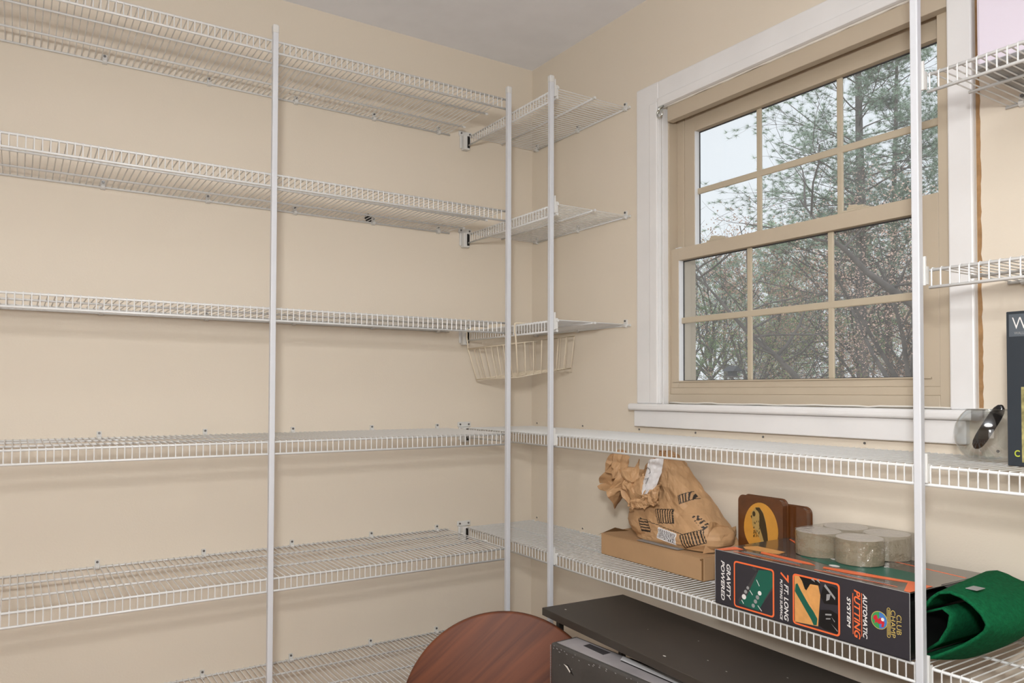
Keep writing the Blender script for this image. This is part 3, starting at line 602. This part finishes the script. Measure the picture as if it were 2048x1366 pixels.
# green felt putting strip curling out of the box
t = thing('putting_mat', 'green felt putting strip curling out of the open carton end', 'mat', (-.18, -1.73, GZ))
prof = [(-1.690, -.402), (-1.704, -.392), (-1.716, -.374), (-1.730, -.3615), (-1.750, -.356), (-1.770, -.3595), (-1.788, -.369), (-1.803, -.382), (-1.812, -.398), (-1.808, -.410), (-1.795, -.424), (-1.772, -.444), (-1.745, -.463), (-1.722, -.478), (-1.704, -.488), (-1.690, -.490)]
def prat(f):
    x = f*(len(prof)-1); i = min(int(x), len(prof)-2); k = x-i; return [a+(b-a)*k for a, b in zip(prof[i], prof[i+1])]
mb = MB(); nu, nv = 56, 30; vs = []
for j in range(nv+1):
    s = j/nv
    for i in range(nu+1):
        f = i/nu; y, z = prat(f); k = min(1, abs(y+1.69)/.03)
        X = -.296+.268*s; Y = y+(.042*s*k if f < .35 else (.042*(1-(f-.35)/.2)*s if f < .55 else -.022*s*min(1, (f-.55)/.2)*k))
        Y += -.012*math.sin(PI*s)*k*(1 if f > .35 else 0); Zz = z-.004*s*(1 if f < .4 else 0)-(.012*math.sin(PI*min(1, s*1.4)) if .55 < f < .9 else 0); Zz = max(Zz, ZS+.004)
        vs.append((X+noise.noise(Vector((Y*9, z*9, s*3)))*.003, Y, Zz+Z0))
mb.add(vs, [(j*(nu+1)+i, j*(nu+1)+i+1, (j+1)*(nu+1)+i+1, (j+1)*(nu+1)+i) for j in range(nv) for i in range(nu)])
o = obj('felt', mb, M_felt, t, smooth=True); sm = o.modifiers.new('s', 'SOLIDIFY'); sm.thickness = .0045; sm.offset = 0
fold = [(-1.70, -.405), (-1.728, -.392), (-1.742, -.400), (-1.738, -.425), (-1.722, -.455), (-1.700, -.475)]
mb = MB(); vs = []
for j in range(13):
    s = j/12
    for y, z in fold: vs.append((-.280+.2*s, y-.01*s, z+Z0))
mb.add(vs, [(j*6+i, j*6+i+1, (j+1)*6+i+1, (j+1)*6+i) for j in range(12) for i in range(5)])
o = obj('inner_fold', mb, M_felt, t, smooth=True); sm = o.modifiers.new('s', 'SOLIDIFY'); sm.thickness = .004; sm.offset = 0
obj('tape_scrap', MB().box(-.245, -.215, -1.772, -1.752, -.3555, -.3545), M_grey, t)

# four tape rolls in shrink film on the carton
R0 = .0495; zb = zt+.0014; HT = .0535
spots = [(-.154, -1.385, 'tan tape roll at the front left of the shrink wrapped four'), (-.1535, -1.486, 'tan tape roll at the front right of the shrink wrapped four, nearest the camera'),
         (-.0895, -1.388+.0, 'tan tape roll at the back left of the shrink wrapped four'), (-.0895, -1.489, 'tan tape roll at the back right of the shrink wrapped four')]
spots = [(x if i < 2 else -.0535, y, l) for i, (x, y, l) in enumerate(spots)]
M_tape = mat('tan tape side', (146, 136, 116), .3, .5, var=.05, scale=30, coat=.3); M_face = mat('pale tape face', (214, 210, 206), .5)
for x, y, l in spots:
    tr = thing('tape_roll', l, 'tape', (x, y, zb), 'four shrink wrapped tape rolls')
    obj('wound_tape', MB().lathe([(.0, zb), (R0, zb), (R0, zb+HT), (0, zb+HT)], x, y, 40), M_tape, tr, smooth=False, bevel=.001)
    obj('roll_face', MB().lathe([(.0385, zb+HT), (R0-.0015, zb+HT), (R0-.0015, zb+HT+.0006), (0, zb+HT+.0006)], x, y, 40), M_face, tr)
hull = []
for cx_, cy_, a0 in ((-.154, -1.385, 90), (-.154, -1.486, 180), (-.0535, -1.489, 270), (-.0535, -1.388, 0)):
    for k in range(9): a = math.radians(a0+k*11.25+0); hull.append((cx_+(R0+.0016)*math.cos(a), cy_+(R0+.0016)*math.sin(a)))
hull = [(x, y-(.016 if y < -1.5 else 0)*(1 if x > -.16 else .4)) for x, y in hull]
fm = MB(); vs = []; n = len(hull)
for j, hz in enumerate((0.0006, .014, .028, .042, HT+.0016)):
    for i, (x, y) in enumerate(hull):
        k = (noise.noise(Vector((x*60, y*60, j*2.1)))*.004 if y < -1.45 or abs(y+1.436) < .02 else 0)
        vs.append((x+k, y+k, zb+hz+Z0))
fm.add(vs, [(j*n+i, j*n+(i+1) % n, (j+1)*n+(i+1) % n, (j+1)*n+i) for j in range(4) for i in range(n)]+[tuple(range(4*n, 5*n))])
tag(obj('shrink_film', fm, M_film), 'crinkled clear shrink film around the four tape rolls', 'plastic wrap')

# ------------------------------------------------------------------ things on the shelf under the sill
ZW = ZA[3]+.0016
bxc, byc, br, zc = -.128, -1.7425, .0605, ZW+.052
prof = [(.0, ZW+.0002), (.022, ZW+.0002)]
for k in range(3, 29):
    a = -PI/2+k*PI/32; r = br*math.cos(a); z = zc+br*math.sin(a)
    if z > ZW+.002 and z < ZW+.0995: prof.append((r, z))
prof2 = prof+[(prof[-1][0]+.001, prof[-1][1]+.001)]+[(max(0, r-.0018), z+.0008) for r, z in reversed(prof)]
bo = obj('glass_bowl', MB().lathe(prof2, bxc, byc, 48), M_bowl, smooth=True, base=(bxc, byc, ZW+Z0))
tag(bo, 'round clear glass fish bowl on the shelf beside the black box', 'bowl')
obj('rim', MB().tube([(bxc+prof[-1][0]*math.cos(a), byc+prof[-1][0]*math.sin(a), prof[-1][1]) for a in [i*2*PI/40 for i in range(41)]], .0014, 6, caps=False), M_bowl, bo, smooth=True)
# glossy black bar leaning in the bowl
a, b = Vector((-.125, -1.713, ZW+.0225)), Vector((-.133, -1.768, ZW+.108)); ax = (b-a).normalized(); sd = Vector((1, 0, 0)); up = ax.cross(sd).normalized()
mb = MB(); vs = []; N = 16
st = [0, .04, .12, .25, .5, .75, .88, .96, 1]
for s in st:
    e = math.sqrt(max(0, 1-(abs(2*s-1))**5)); p = a+(b-a)*s
    for j in range(N): q = 2*PI*j/N; vs.append(p+sd*(.0065*math.cos(q)*max(e, .15))+up*(.0125*math.sin(q)*max(e, .15)))
vs = [(v.x, v.y, v.z+Z0) for v in vs]
mb.add(vs, [(j*N+i, j*N+(i+1) % N, (j+1)*N+(i+1) % N, (j+1)*N+i) for j in range(len(st)-1) for i in range(N)]+[tuple(range(N-1, -1, -1)), tuple(range((len(st)-1)*N, len(st)*N))])
tag(obj('rounded_bar', mb, M_gloss, smooth=True, base=(a.x, a.y, a.z+Z0)), 'glossy black rounded bar leaning inside the glass bowl', 'bar')
# black box with W
t = thing('black_gift_box', 'tall flat black box with a white W, cut off by the right picture edge', 'box', (-.18, -1.95, ZW))
obj('carton', MB().box(-.200, -.155, -2.07, -1.8055, ZW, .1487), M_navy, t, bevel=.0015)
fw = lambda u, v, d: (-.2003-d, -1.8055-u, v+Z0)
dec('title_label', [[(.005, .1435), (.060, .1435), (.060, .103), (.005, .103)]], fw, M_slate, t, 0, .0004)
text('lettering', 'W', fw, (.0103, .036, .1165, .1375), M_ink_w, t, rot=False, shear=0, bold=-.01); text('lettering', 'WALLA', fw, (.0135, .034, .1068, .1115), M_grey, t, rot=False, shear=0, bold=0)
text('lettering', 'C', fw, (.0118, .0205, -.1125, -.1005), M_lime, t, rot=False, shear=0, bold=.02)
dec('cover_picture', [[(.0238, .0125), (.20, .0125), (.20, -.122), (.0238, -.122)]], fw, M_stone, t, 0, .0004)
mb = MB()
rr = random.Random(3)
for i in range(60):
    u, v = .0248+rr.random()*.17, -.12+rr.random()*.125; mb.prism([(u, v), (u+.012, v+.001), (u+.011, v+.005), (u+.001, v+.0045)], fw, .0004, .0006, rr.randrange(3))
obj('picture_details', mb, [M_lime, M_dgrey, M_gold], t)
# clear plastic corner guard at the sill end
t = obj('corner_guard', MB().box(-.037, -.034, -1.690, -1.664, -.056, -.032).box(-.037, .0-.001, -1.6895, -1.6865, -.056, -.032), M_clearpl, bevel=.001)
tag(t, 'small clear plastic corner guard on the right end of the window sill', 'corner guard')
# lavender bin on the upper right shelf
t = thing('storage_bin', 'pale lavender white bin on the upper shelf right of the window', 'bin', (-.13, -1.95, .5935))
obj('bin_body', MB().box(-.235, -.02, -2.15, -1.776, .5935, .93), M_lav, t, bevel=.006)
obj('bin_base', MB().box(-.236, -.019, -2.152, -1.774, .5932, .603), M_grey, t, bevel=.002)

# ------------------------------------------------------------------ furniture below
ZD = -.6
t = thing('black_table', 'long low table with a black laminate top, standing below the window shelves', 'table', (-.35, -1.3, -Z0))
c0 = Vector((-.463, -.725)); e1 = Vector((-.0375, -.985)).normalized(); e1 = Vector((-.045, -.8)).normalized(); e2 = Vector((.2866, -.0165)); e2 = Vector((-e1.y, e1.x)).normalized()*.285
LT = 1.22
def fd(u, v, z): p = c0+e1*u+e2*v; return (p.x, p.y, z+Z0)
tb = MB(); tb.add([fd(u, v, z) for z in (ZD-.021, ZD) for u, v in ((0, 0), (LT, 0), (LT, 1), (0, 1))], [(3, 2, 1, 0), (4, 5, 6, 7), (0, 1, 5, 4), (1, 2, 6, 5), (2, 3, 7, 6), (3, 0, 4, 7)])
obj('tabletop', tb, M_black, t, bevel=.0015)
for u in (.035, LT-.035):
    for v in (.13, .89):
        lg = MB(); hw = .0075
        lg.add([fd(u+a*hw, v+b*hw/.285, z) for z in (-Z0, ZD-.021) for a, b in ((-1, -1), (1, -1), (1, 1), (-1, 1))], [(3, 2, 1, 0), (4, 5, 6, 7), (0, 1, 5, 4), (1, 2, 6, 5), (2, 3, 7, 6), (3, 0, 4, 7)]); obj('leg', lg, M_blk2, t)
sp = MB()
for u, v, s in ((.05, .16, .0035), (.47, .12, .004), (.54, .35, .002), (.61, .30, .002), (.43, .62, .0016), (.70, .6, .0018), (.30, .45, .0014), (.85, .4, .002)):
    sp.add([fd(u+s*math.cos(a)*1.3, v+s*math.sin(a)*2.2, ZD+.0006) for a in [i*PI/4 for i in range(8)]]+[fd(u, v, ZD+.0008)], [(i, (i+1) % 8, 8) for i in range(8)])
obj('paint_specks', sp, M_dot, t)

# scuffed black carton, standing in front of the table
t = thing('black_carton', 'big scuffed black cardboard carton standing in front of the low table', 'box', (-.46, -1.2, -Z0))
ca0 = Vector((-.5412, -.8732)); f1 = Vector((.0365, -.3692)).normalized(); f1 = Vector((.022, -.5)).normalized(); f2 = Vector((-f1.y, f1.x))
def fc(u, v, z): p = ca0+f1*u+f2*v; return (p.x, p.y, z+Z0)
ZC = -.642; LC, WC = .78, .088
mb = MB(); mb.add([fc(u, v, z) for z in (-Z0, ZC) for u, v in ((0, 0), (LC, 0), (LC, WC), (0, WC))], [(3, 2, 1, 0), (4, 5, 6, 7), (0, 1, 5, 4), (1, 2, 6, 5), (2, 3, 7, 6), (3, 0, 4, 7)])
obj('carton', mb, M_scuff, t, bevel=.006, seg=3)
def plate(name, pts, m, z0=ZC, d=.0008, k=0):
    mb = MB().prism(pts, lambda u, v, dd: fc(u, v, z0+dd), .0002*k, d+.0002*k); return obj(name, mb, m, t)
plate('top_print', [(.012, .012), (LC-.01, .012), (LC-.01, WC-.01), (.012, WC-.01)], M_gtopc)
plate('top_stripe', [(.20, .055), (LC-.01, .040), (LC-.01, .062), (.185, .078)], M_paper, k=4)
plate('top_stripe', [(.205, .050), (LC-.01, .034), (LC-.01, .038), (.205, .054)], M_blk2, k=4)
plate('top_print', [(.22, .078), (LC-.01, .064), (LC-.01, .084), (.20, .084)], M_blk2, k=3)
plate('top_print', [(.07, .05), (.15, .045), (.15, .07), (.07, .072)], M_dgrey, k=2)
sc = MB(); rs = random.Random(5)
fr_ = lambda u, v, d: (*[c for c in fc(u, -d, v)],)
for i in range(46):
    u, v = rs.uniform(.01, .5), ZC-rs.uniform(.003, .014 if i < 36 else .05); l = rs.uniform(.001, .006); sc.prism([(u, v), (u+l, v-.001), (u+l*.9, v-.0022), (u+.0004, v-.0016)], fr_, 0, .0007)
for i in range(70): v = ZC-.006-i*.0045; sc.prism([(-.0002, v), (.0012+rs.random()*.0015, v), (.001, v-.0035), (-.0002, v-.0035)], fr_, 0, .0007)
obj('scratches', sc, M_grey, t, kind='stuff')
dn = MB(); dn.prism([(.055, ZC-.040), (.070, ZC-.037), (.082, ZC-.048), (.092, ZC-.058), (.075, ZC-.052), (.066, ZC-.045)], fr_, 0, .0006); obj('tear', dn, M_blk2, t)
dn = MB(); dn.prism([(.054, ZC-.0395), (.068, ZC-.041), (.080, ZC-.051), (.078, ZC-.0545), (.066, ZC-.0455)], fr_, .0006, .0009); obj('tear_edge', dn, M_dot, t)

# round wooden top standing on its edge
rad = .281; lean = math.radians(8); cd = Vector((-.591, -.730, -Z0+rad*math.cos(lean)+.003))
t = thing('round_tabletop', 'round reddish brown wooden tabletop standing on edge behind the black carton', 'tabletop', (cd.x, cd.y, -Z0))
N = 96; nrm = Vector((-.5461, -.8377, 0)); rt = Vector((.8377, -.5461, 0)); th = .022
prf = [(0, th/2), (rad-.006, th/2), (rad-.002, th/2-.002), (rad, th/2-.006), (rad, -th/2+.004), (rad-.003, -th/2), (0, -th/2)]
me_v = []; 
for r, z in prf:
    for j in range(N): a = 2*PI*j/N; me_v.append((r*math.cos(a), r*math.sin(a), z))
me = bpy.data.meshes.new('disc'); me.from_pydata(me_v, [], [(i*N+j, (i+1)*N+j, (i+1)*N+(j+1) % N, i*N+(j+1) % N)[::-1] for i in range(len(prf)-1) for j in range(N)])
me.materials.append(M_wood); me.polygons.foreach_set('use_smooth', [True]*len(me.polygons)); me.update()
o = bpy.data.objects.new('disc', me); C.objects.link(o); o.parent = t
fw_ = -nrm; up_ = Vector((0, 0, 1))*math.cos(lean)+fw_*math.sin(lean); n2 = rt.cross(up_).normalized()
mw = Matrix(((rt.x, up_.x, n2.x, 0), (rt.y, up_.y, n2.y, 0), (rt.z, up_.z, n2.z, cd.z+Z0), (0, 0, 0, 1))); o.matrix_local = mw; WL[o.name] = WL[t.name]
bt = MB()
for s in (-.11, .11):
    p = [(-.17, s-.02), (.17, s-.02), (.17, s+.02), (-.17, s+.02)]
    bt.prism(p, lambda u, v, d: tuple(cd+Vector((0, 0, Z0))+rt*v+up_*u+n2*d), -th/2, -th/2-.018)
obj('batten', bt, M_wood, t, bevel=.002)

# ------------------------------------------------------------------ outdoors
struct('ground', MB().box(.14, 120, -60, 120, -2.6, -2.5), M_ground)
def limb(mb, p, d, L, r, lvl, maxl, tips, rg, droop=0, split=(4, 6), spread=.75, nseg=4):
    pts = [p.copy()]; rs_ = [r]; q = p.copy(); dd = d.normalized()
    for i in range(nseg):
        dd = (dd+Vector((rg.gauss(0, .13), rg.gauss(0, .13), rg.gauss(0, .10)-droop))).normalized()
        q = q+dd*L/nseg; pts.append(q.copy()); rs_.append(r*(1-.62*(i+1)/nseg))
    mb.tube(pts, rs_, 5 if lvl < 2 else 3, caps=False, rel=False)
    if lvl >= maxl: tips.append((q, dd)); tips.append((pts[nseg//2+1], dd)); return
    for k in range(rg.randint(*split)):
        f = rg.uniform(.3, 1); i = min(int(f*nseg), nseg-1); b = pts[i].lerp(pts[i+1], f*nseg-i)
        s = Vector((rg.gauss(0, 1), rg.gauss(0, 1), rg.gauss(0.15, .6))).normalized()
        limb(mb, b, (dd*(1-spread*.5)+s*spread), L*rg.uniform(.45, .68), max(r*.42*(1.2-f*.5), .003), lvl+1, maxl, tips, rg, droop, split, spread, 3)
    tips.append((q, dd))
def tufts(tips, rg, n, size, w_, leaf=False):
    mb = MB(); v = mb.v; f = mb.f
    for p, d in tips:
        for k in range(n):
            s = Vector((rg.gauss(0, 1), rg.gauss(0, 1), rg.gauss(.2, .8)))
            s = (s.normalized()+d*.5).normalized(); o_ = len(v)
            if leaf:
                c = p+Vector((rg.gauss(0, 1), rg.gauss(0, 1), rg.gauss(0, 1)))*size; e = s.orthogonal().normalized()
                v += [tuple(c), tuple(c+s*w_+e*w_*.5), tuple(c+s*w_*1.1-e*w_*.5)]; f.append((o_, o_+1, o_+2))
            else:
                e = s.orthogonal().normalized()*w_
                v += [tuple(p-e), tuple(p+e), tuple(p+s*size*rg.uniform(.7, 1.2))]; f.append((o_, o_+1, o_+2))
    mb.m = [0]*len(f); return mb
def tree_thing(label, cat, base, trunk, bark, leaves, lmat, group, name='tree'):
    t = bpy.data.objects.new(name, None); C.objects.link(t); t.location = base; WL[t.name] = Vector(base); tag(t, label, cat, group)
    obj('trunk', trunk, bark, t, smooth=True)
    if leaves: obj('foliage', leaves, lmat, t, kind='stuff')
    return t
G = -2.5+Z0
def pine(x, y, h, r, label, group, seed, z_first=.30, lmat=M_needle, nb=46, lean=(0, 0), n=13, size=.17, wid=.007, reach=2.9, split=(3, 5)):
    rg = random.Random(seed); tr = MB(); tips = []
    pts = []; rs_ = []
    for i in range(9): f = i/8; pts.append((x+lean[0]*f+rg.gauss(0, .04), y+lean[1]*f+rg.gauss(0, .04), G+h*f)); rs_.append(r*(1-.8*f))
    tr.tube(pts, rs_, 8, rel=False)
    for k in range(nb):
        f = z_first+(1-z_first)*(k/nb)**.9; i = min(int(f*8), 7); b = Vector(pts[i]).lerp(Vector(pts[i+1]), f*8-i); a = rg.uniform(0, 2*PI)
        L = reach*(1-.72*((f-z_first)/(1-z_first)))*rg.uniform(.6, 1.15)
        limb(tr, b, Vector((math.cos(a), math.sin(a), rg.uniform(.0, .5))), L, r*.26*(1.1-f), 1, 3, tips, rg, -.05, split, .7)
    return tree_thing(label, 'tree', (x, y, G), tr, M_bark, tufts(tips, rg, n, size, wid), lmat, group)
def broad(x, y, h, r, label, group, seed, lmat=None, bark=M_bark2, n=8, spreadr=.16, lw=.05, lean=(0, 0), maxl=4, split=(4, 6)):
    rg = random.Random(seed); tr = MB(); tips = []
    b0 = Vector((x, y, G)); pts = [b0]; rs_ = [r]
    for i in range(1, 5): f = i/4; pts.append(b0+Vector((lean[0]*f, lean[1]*f, h*.42*f))+Vector((rg.gauss(0, .05), rg.gauss(0, .05), 0))); rs_.append(r*(1-.35*f))
    tr.tube(pts, rs_, 8, rel=False)
    for k in range(8):
        a = 2*PI*k/8+rg.uniform(-.3, .3); st_ = pts[3].lerp(pts[4], rg.random())
        limb(tr, st_, Vector((math.cos(a)*.75, math.sin(a)*.75, rg.uniform(.5, 1.5))), h*rg.uniform(.38, .52), r*.5, 1, maxl, tips, rg, -.03, split, .75)
    return tree_thing(label, 'tree', (x, y, G), tr, bark, tufts(tips, rg, n, spreadr, lw, True) if lmat else None, lmat, group)
gw = 'woodland trees beyond the window'
pine(14.15, 7.45, 13.2, .16, 'tall pine with spreading boughs, its trunk seen in the right panes of the window', gw, 11, .30, M_needle2, 84, (-.2, 0), n=26, size=.115, wid=.0075, reach=2.5, split=(4, 7))
pine(16.4, 8.35, 12.6, .11, 'slimmer pine standing right behind the tall pine', gw, 12, .30, M_needle2, 60, (.4, -.3), n=22, size=.11, wid=.0075, reach=2.0, split=(4, 7))
broad(19.6, 16.9, 9.0, .10, 'bare round crowned tree seen in the left panes of the window', gw, 13, M_leafg, n=1, lw=.04, lean=(0, 0))
broad(9.6, 3.9, 5.4, .09, 'russet leaved oak at the lower right of the window', gw, 15, M_leafb, n=7, lw=.030, spreadr=.15, split=(3, 5))
# two leaning bare trees close to the house
def leaning(label, paths, radii, seed, twigs):
    rg = random.Random(seed); tr = MB(); tips = []
    for pth, rr_ in zip(paths, radii):
        tr.tube(pth, [rr_*(1-.88*(i/(len(pth)-1))**1.3) for i in range(len(pth))], 8, rel=False)
    for k in range(twigs):
        pth = paths[0]; f = rg.uniform(.35, 1)*(len(pth)-1); i = min(int(f), len(pth)-2); b = Vector(pth[i]).lerp(Vector(pth[i+1]), f-i)
        limb(tr, b, Vector((rg.gauss(0, 1), rg.gauss(0, 1), rg.uniform(.1, 1.3))), rg.uniform(.6, 1.4), .016, 1, 3, tips, rg, 0, (2, 4), .8)
    return tree_thing(label, 'tree', paths[0][0], tr, M_bark2, None, None, gw)
leaning('leaning bare tree crossing the lower left panes of the window', [[(7.7, 3.4, G), (7.35, 3.6, .1), (7.16, 3.7, .88), (6.87, 3.87, 1.39), (6.65, 4.01, 1.66), (6.37, 4.19, 1.93), (6.12, 4.34, 2.25), (5.92, 4.46, 2.52), (5.72, 4.59, 2.74)],
        [(6.67, 4.0, 1.65), (6.78, 3.92, 1.8), (6.92, 3.83, 2.06), (6.98, 3.78, 2.29), (7.1, 3.7, 2.6)]], [.055, .026], 21, 15)
leaning('thick leaning limb of a bare tree crossing the lower right panes', [[(8.6, 1.5, G), (8.2, 1.8, .2), (7.8, 2.08, 1.09), (7.27, 2.4, 2.14), (6.99, 2.58, 2.36), (6.72, 2.75, 2.59), (6.49, 2.89, 2.86), (6.31, 3.0, 3.03), (6.03, 3.17, 3.45)]], [.07], 22, 7)
# background copies
protos = [pine(24, 17, 9.2, .13, 'background pine with its crown open to the sky', gw, 31, .28, M_needle, 40, n=10, size=.2, wid=.010, reach=2.1),
          broad(26, 13.2, 8.6, .12, 'background olive leaved tree', gw, 32, M_leafg, n=3, lw=.05, spreadr=.22),
          broad(22, 8.0, 7.2, .10, 'background russet leaved tree', gw, 33, M_leafb, n=3, lw=.055, spreadr=.2),
          pine(30, 21.5, 10.0, .14, 'background pine behind the woodland', gw, 34, .22, M_needle2, 40, n=9, size=.22, wid=.011, reach=2.3)]
def tree_copy(src, x, y, rz, sc_, label):
    o = src.copy(); C.objects.link(o); o.location = (x, y, G); o.rotation_euler = (0, 0, rz); o.scale = (sc_, sc_, sc_); o['label'] = label
    for ch in list(src.children):
        c = ch.copy(); C.objects.link(c); c.parent = o
rg = random.Random(77)
kinds = ['one of the many background pines in the hazy woodland seen through the window', 'one of the many olive leaved background trees seen through the window',
         'one of the many russet background trees seen through the window', 'one of the many far pines in the hazy woodland seen through the window']
for i in range(13):
    th_ = math.radians(25+i*(21.5/12)+rg.uniform(-.6, .6)); d = (21, 27, 34, 42)[i % 4]+rg.uniform(-2, 2); k = rg.choice([0, 0, 1, 1, 2, 3]); s = rg.uniform(.62, .95)*(1+.012*(d-24))
    tree_copy(protos[k], CX+d*math.cos(th_), CY+d*math.sin(th_), rg.uniform(0, 6.28), s, kinds[k])
# low shrubby trees that close the view between the trunks
for i in range(2):
    th_ = math.radians(30+i*9.1+rg.uniform(-.4, .4)); d = 15+rg.uniform(0, 4)
    tree_copy(protos[1 if i % 3 else 2], CX+d*math.cos(th_), CY+d*math.sin(th_), rg.uniform(0, 6.28), rg.uniform(.42, .55), 'low young tree in the undergrowth in front of the woodland')
# bird feeder outside
t = bpy.data.objects.new('bird_feeder', None); C.objects.link(t); t.location = (9.34, 7.04, G); WL[t.name] = Vector(t.location); tag(t, 'small dark roofed bird feeder outside, low in the left pane', 'bird feeder')
obj('pole', MB().tube([(9.34, 7.04, G), (9.34, 7.04, 1.45)], .02, 8, rel=False), M_bark2, t)
obj('tray', MB().box(9.22, 9.46, 6.92, 7.16, 1.45, 1.475, rel=False), M_bark2, t)
obj('house', MB().box(9.28, 9.40, 6.98, 7.10, 1.475, 1.56, rel=False), M_dgrey, t)
obj('roof', MB().add([(9.20, 6.90, 1.56), (9.48, 6.90, 1.56), (9.48, 7.18, 1.56), (9.20, 7.18, 1.56), (9.34, 6.93, 1.66), (9.34, 7.15, 1.66)], [(0, 1, 4), (1, 2, 5, 4), (2, 3, 5), (3, 0, 4, 5), (3, 2, 1, 0)]), M_dgrey, t)
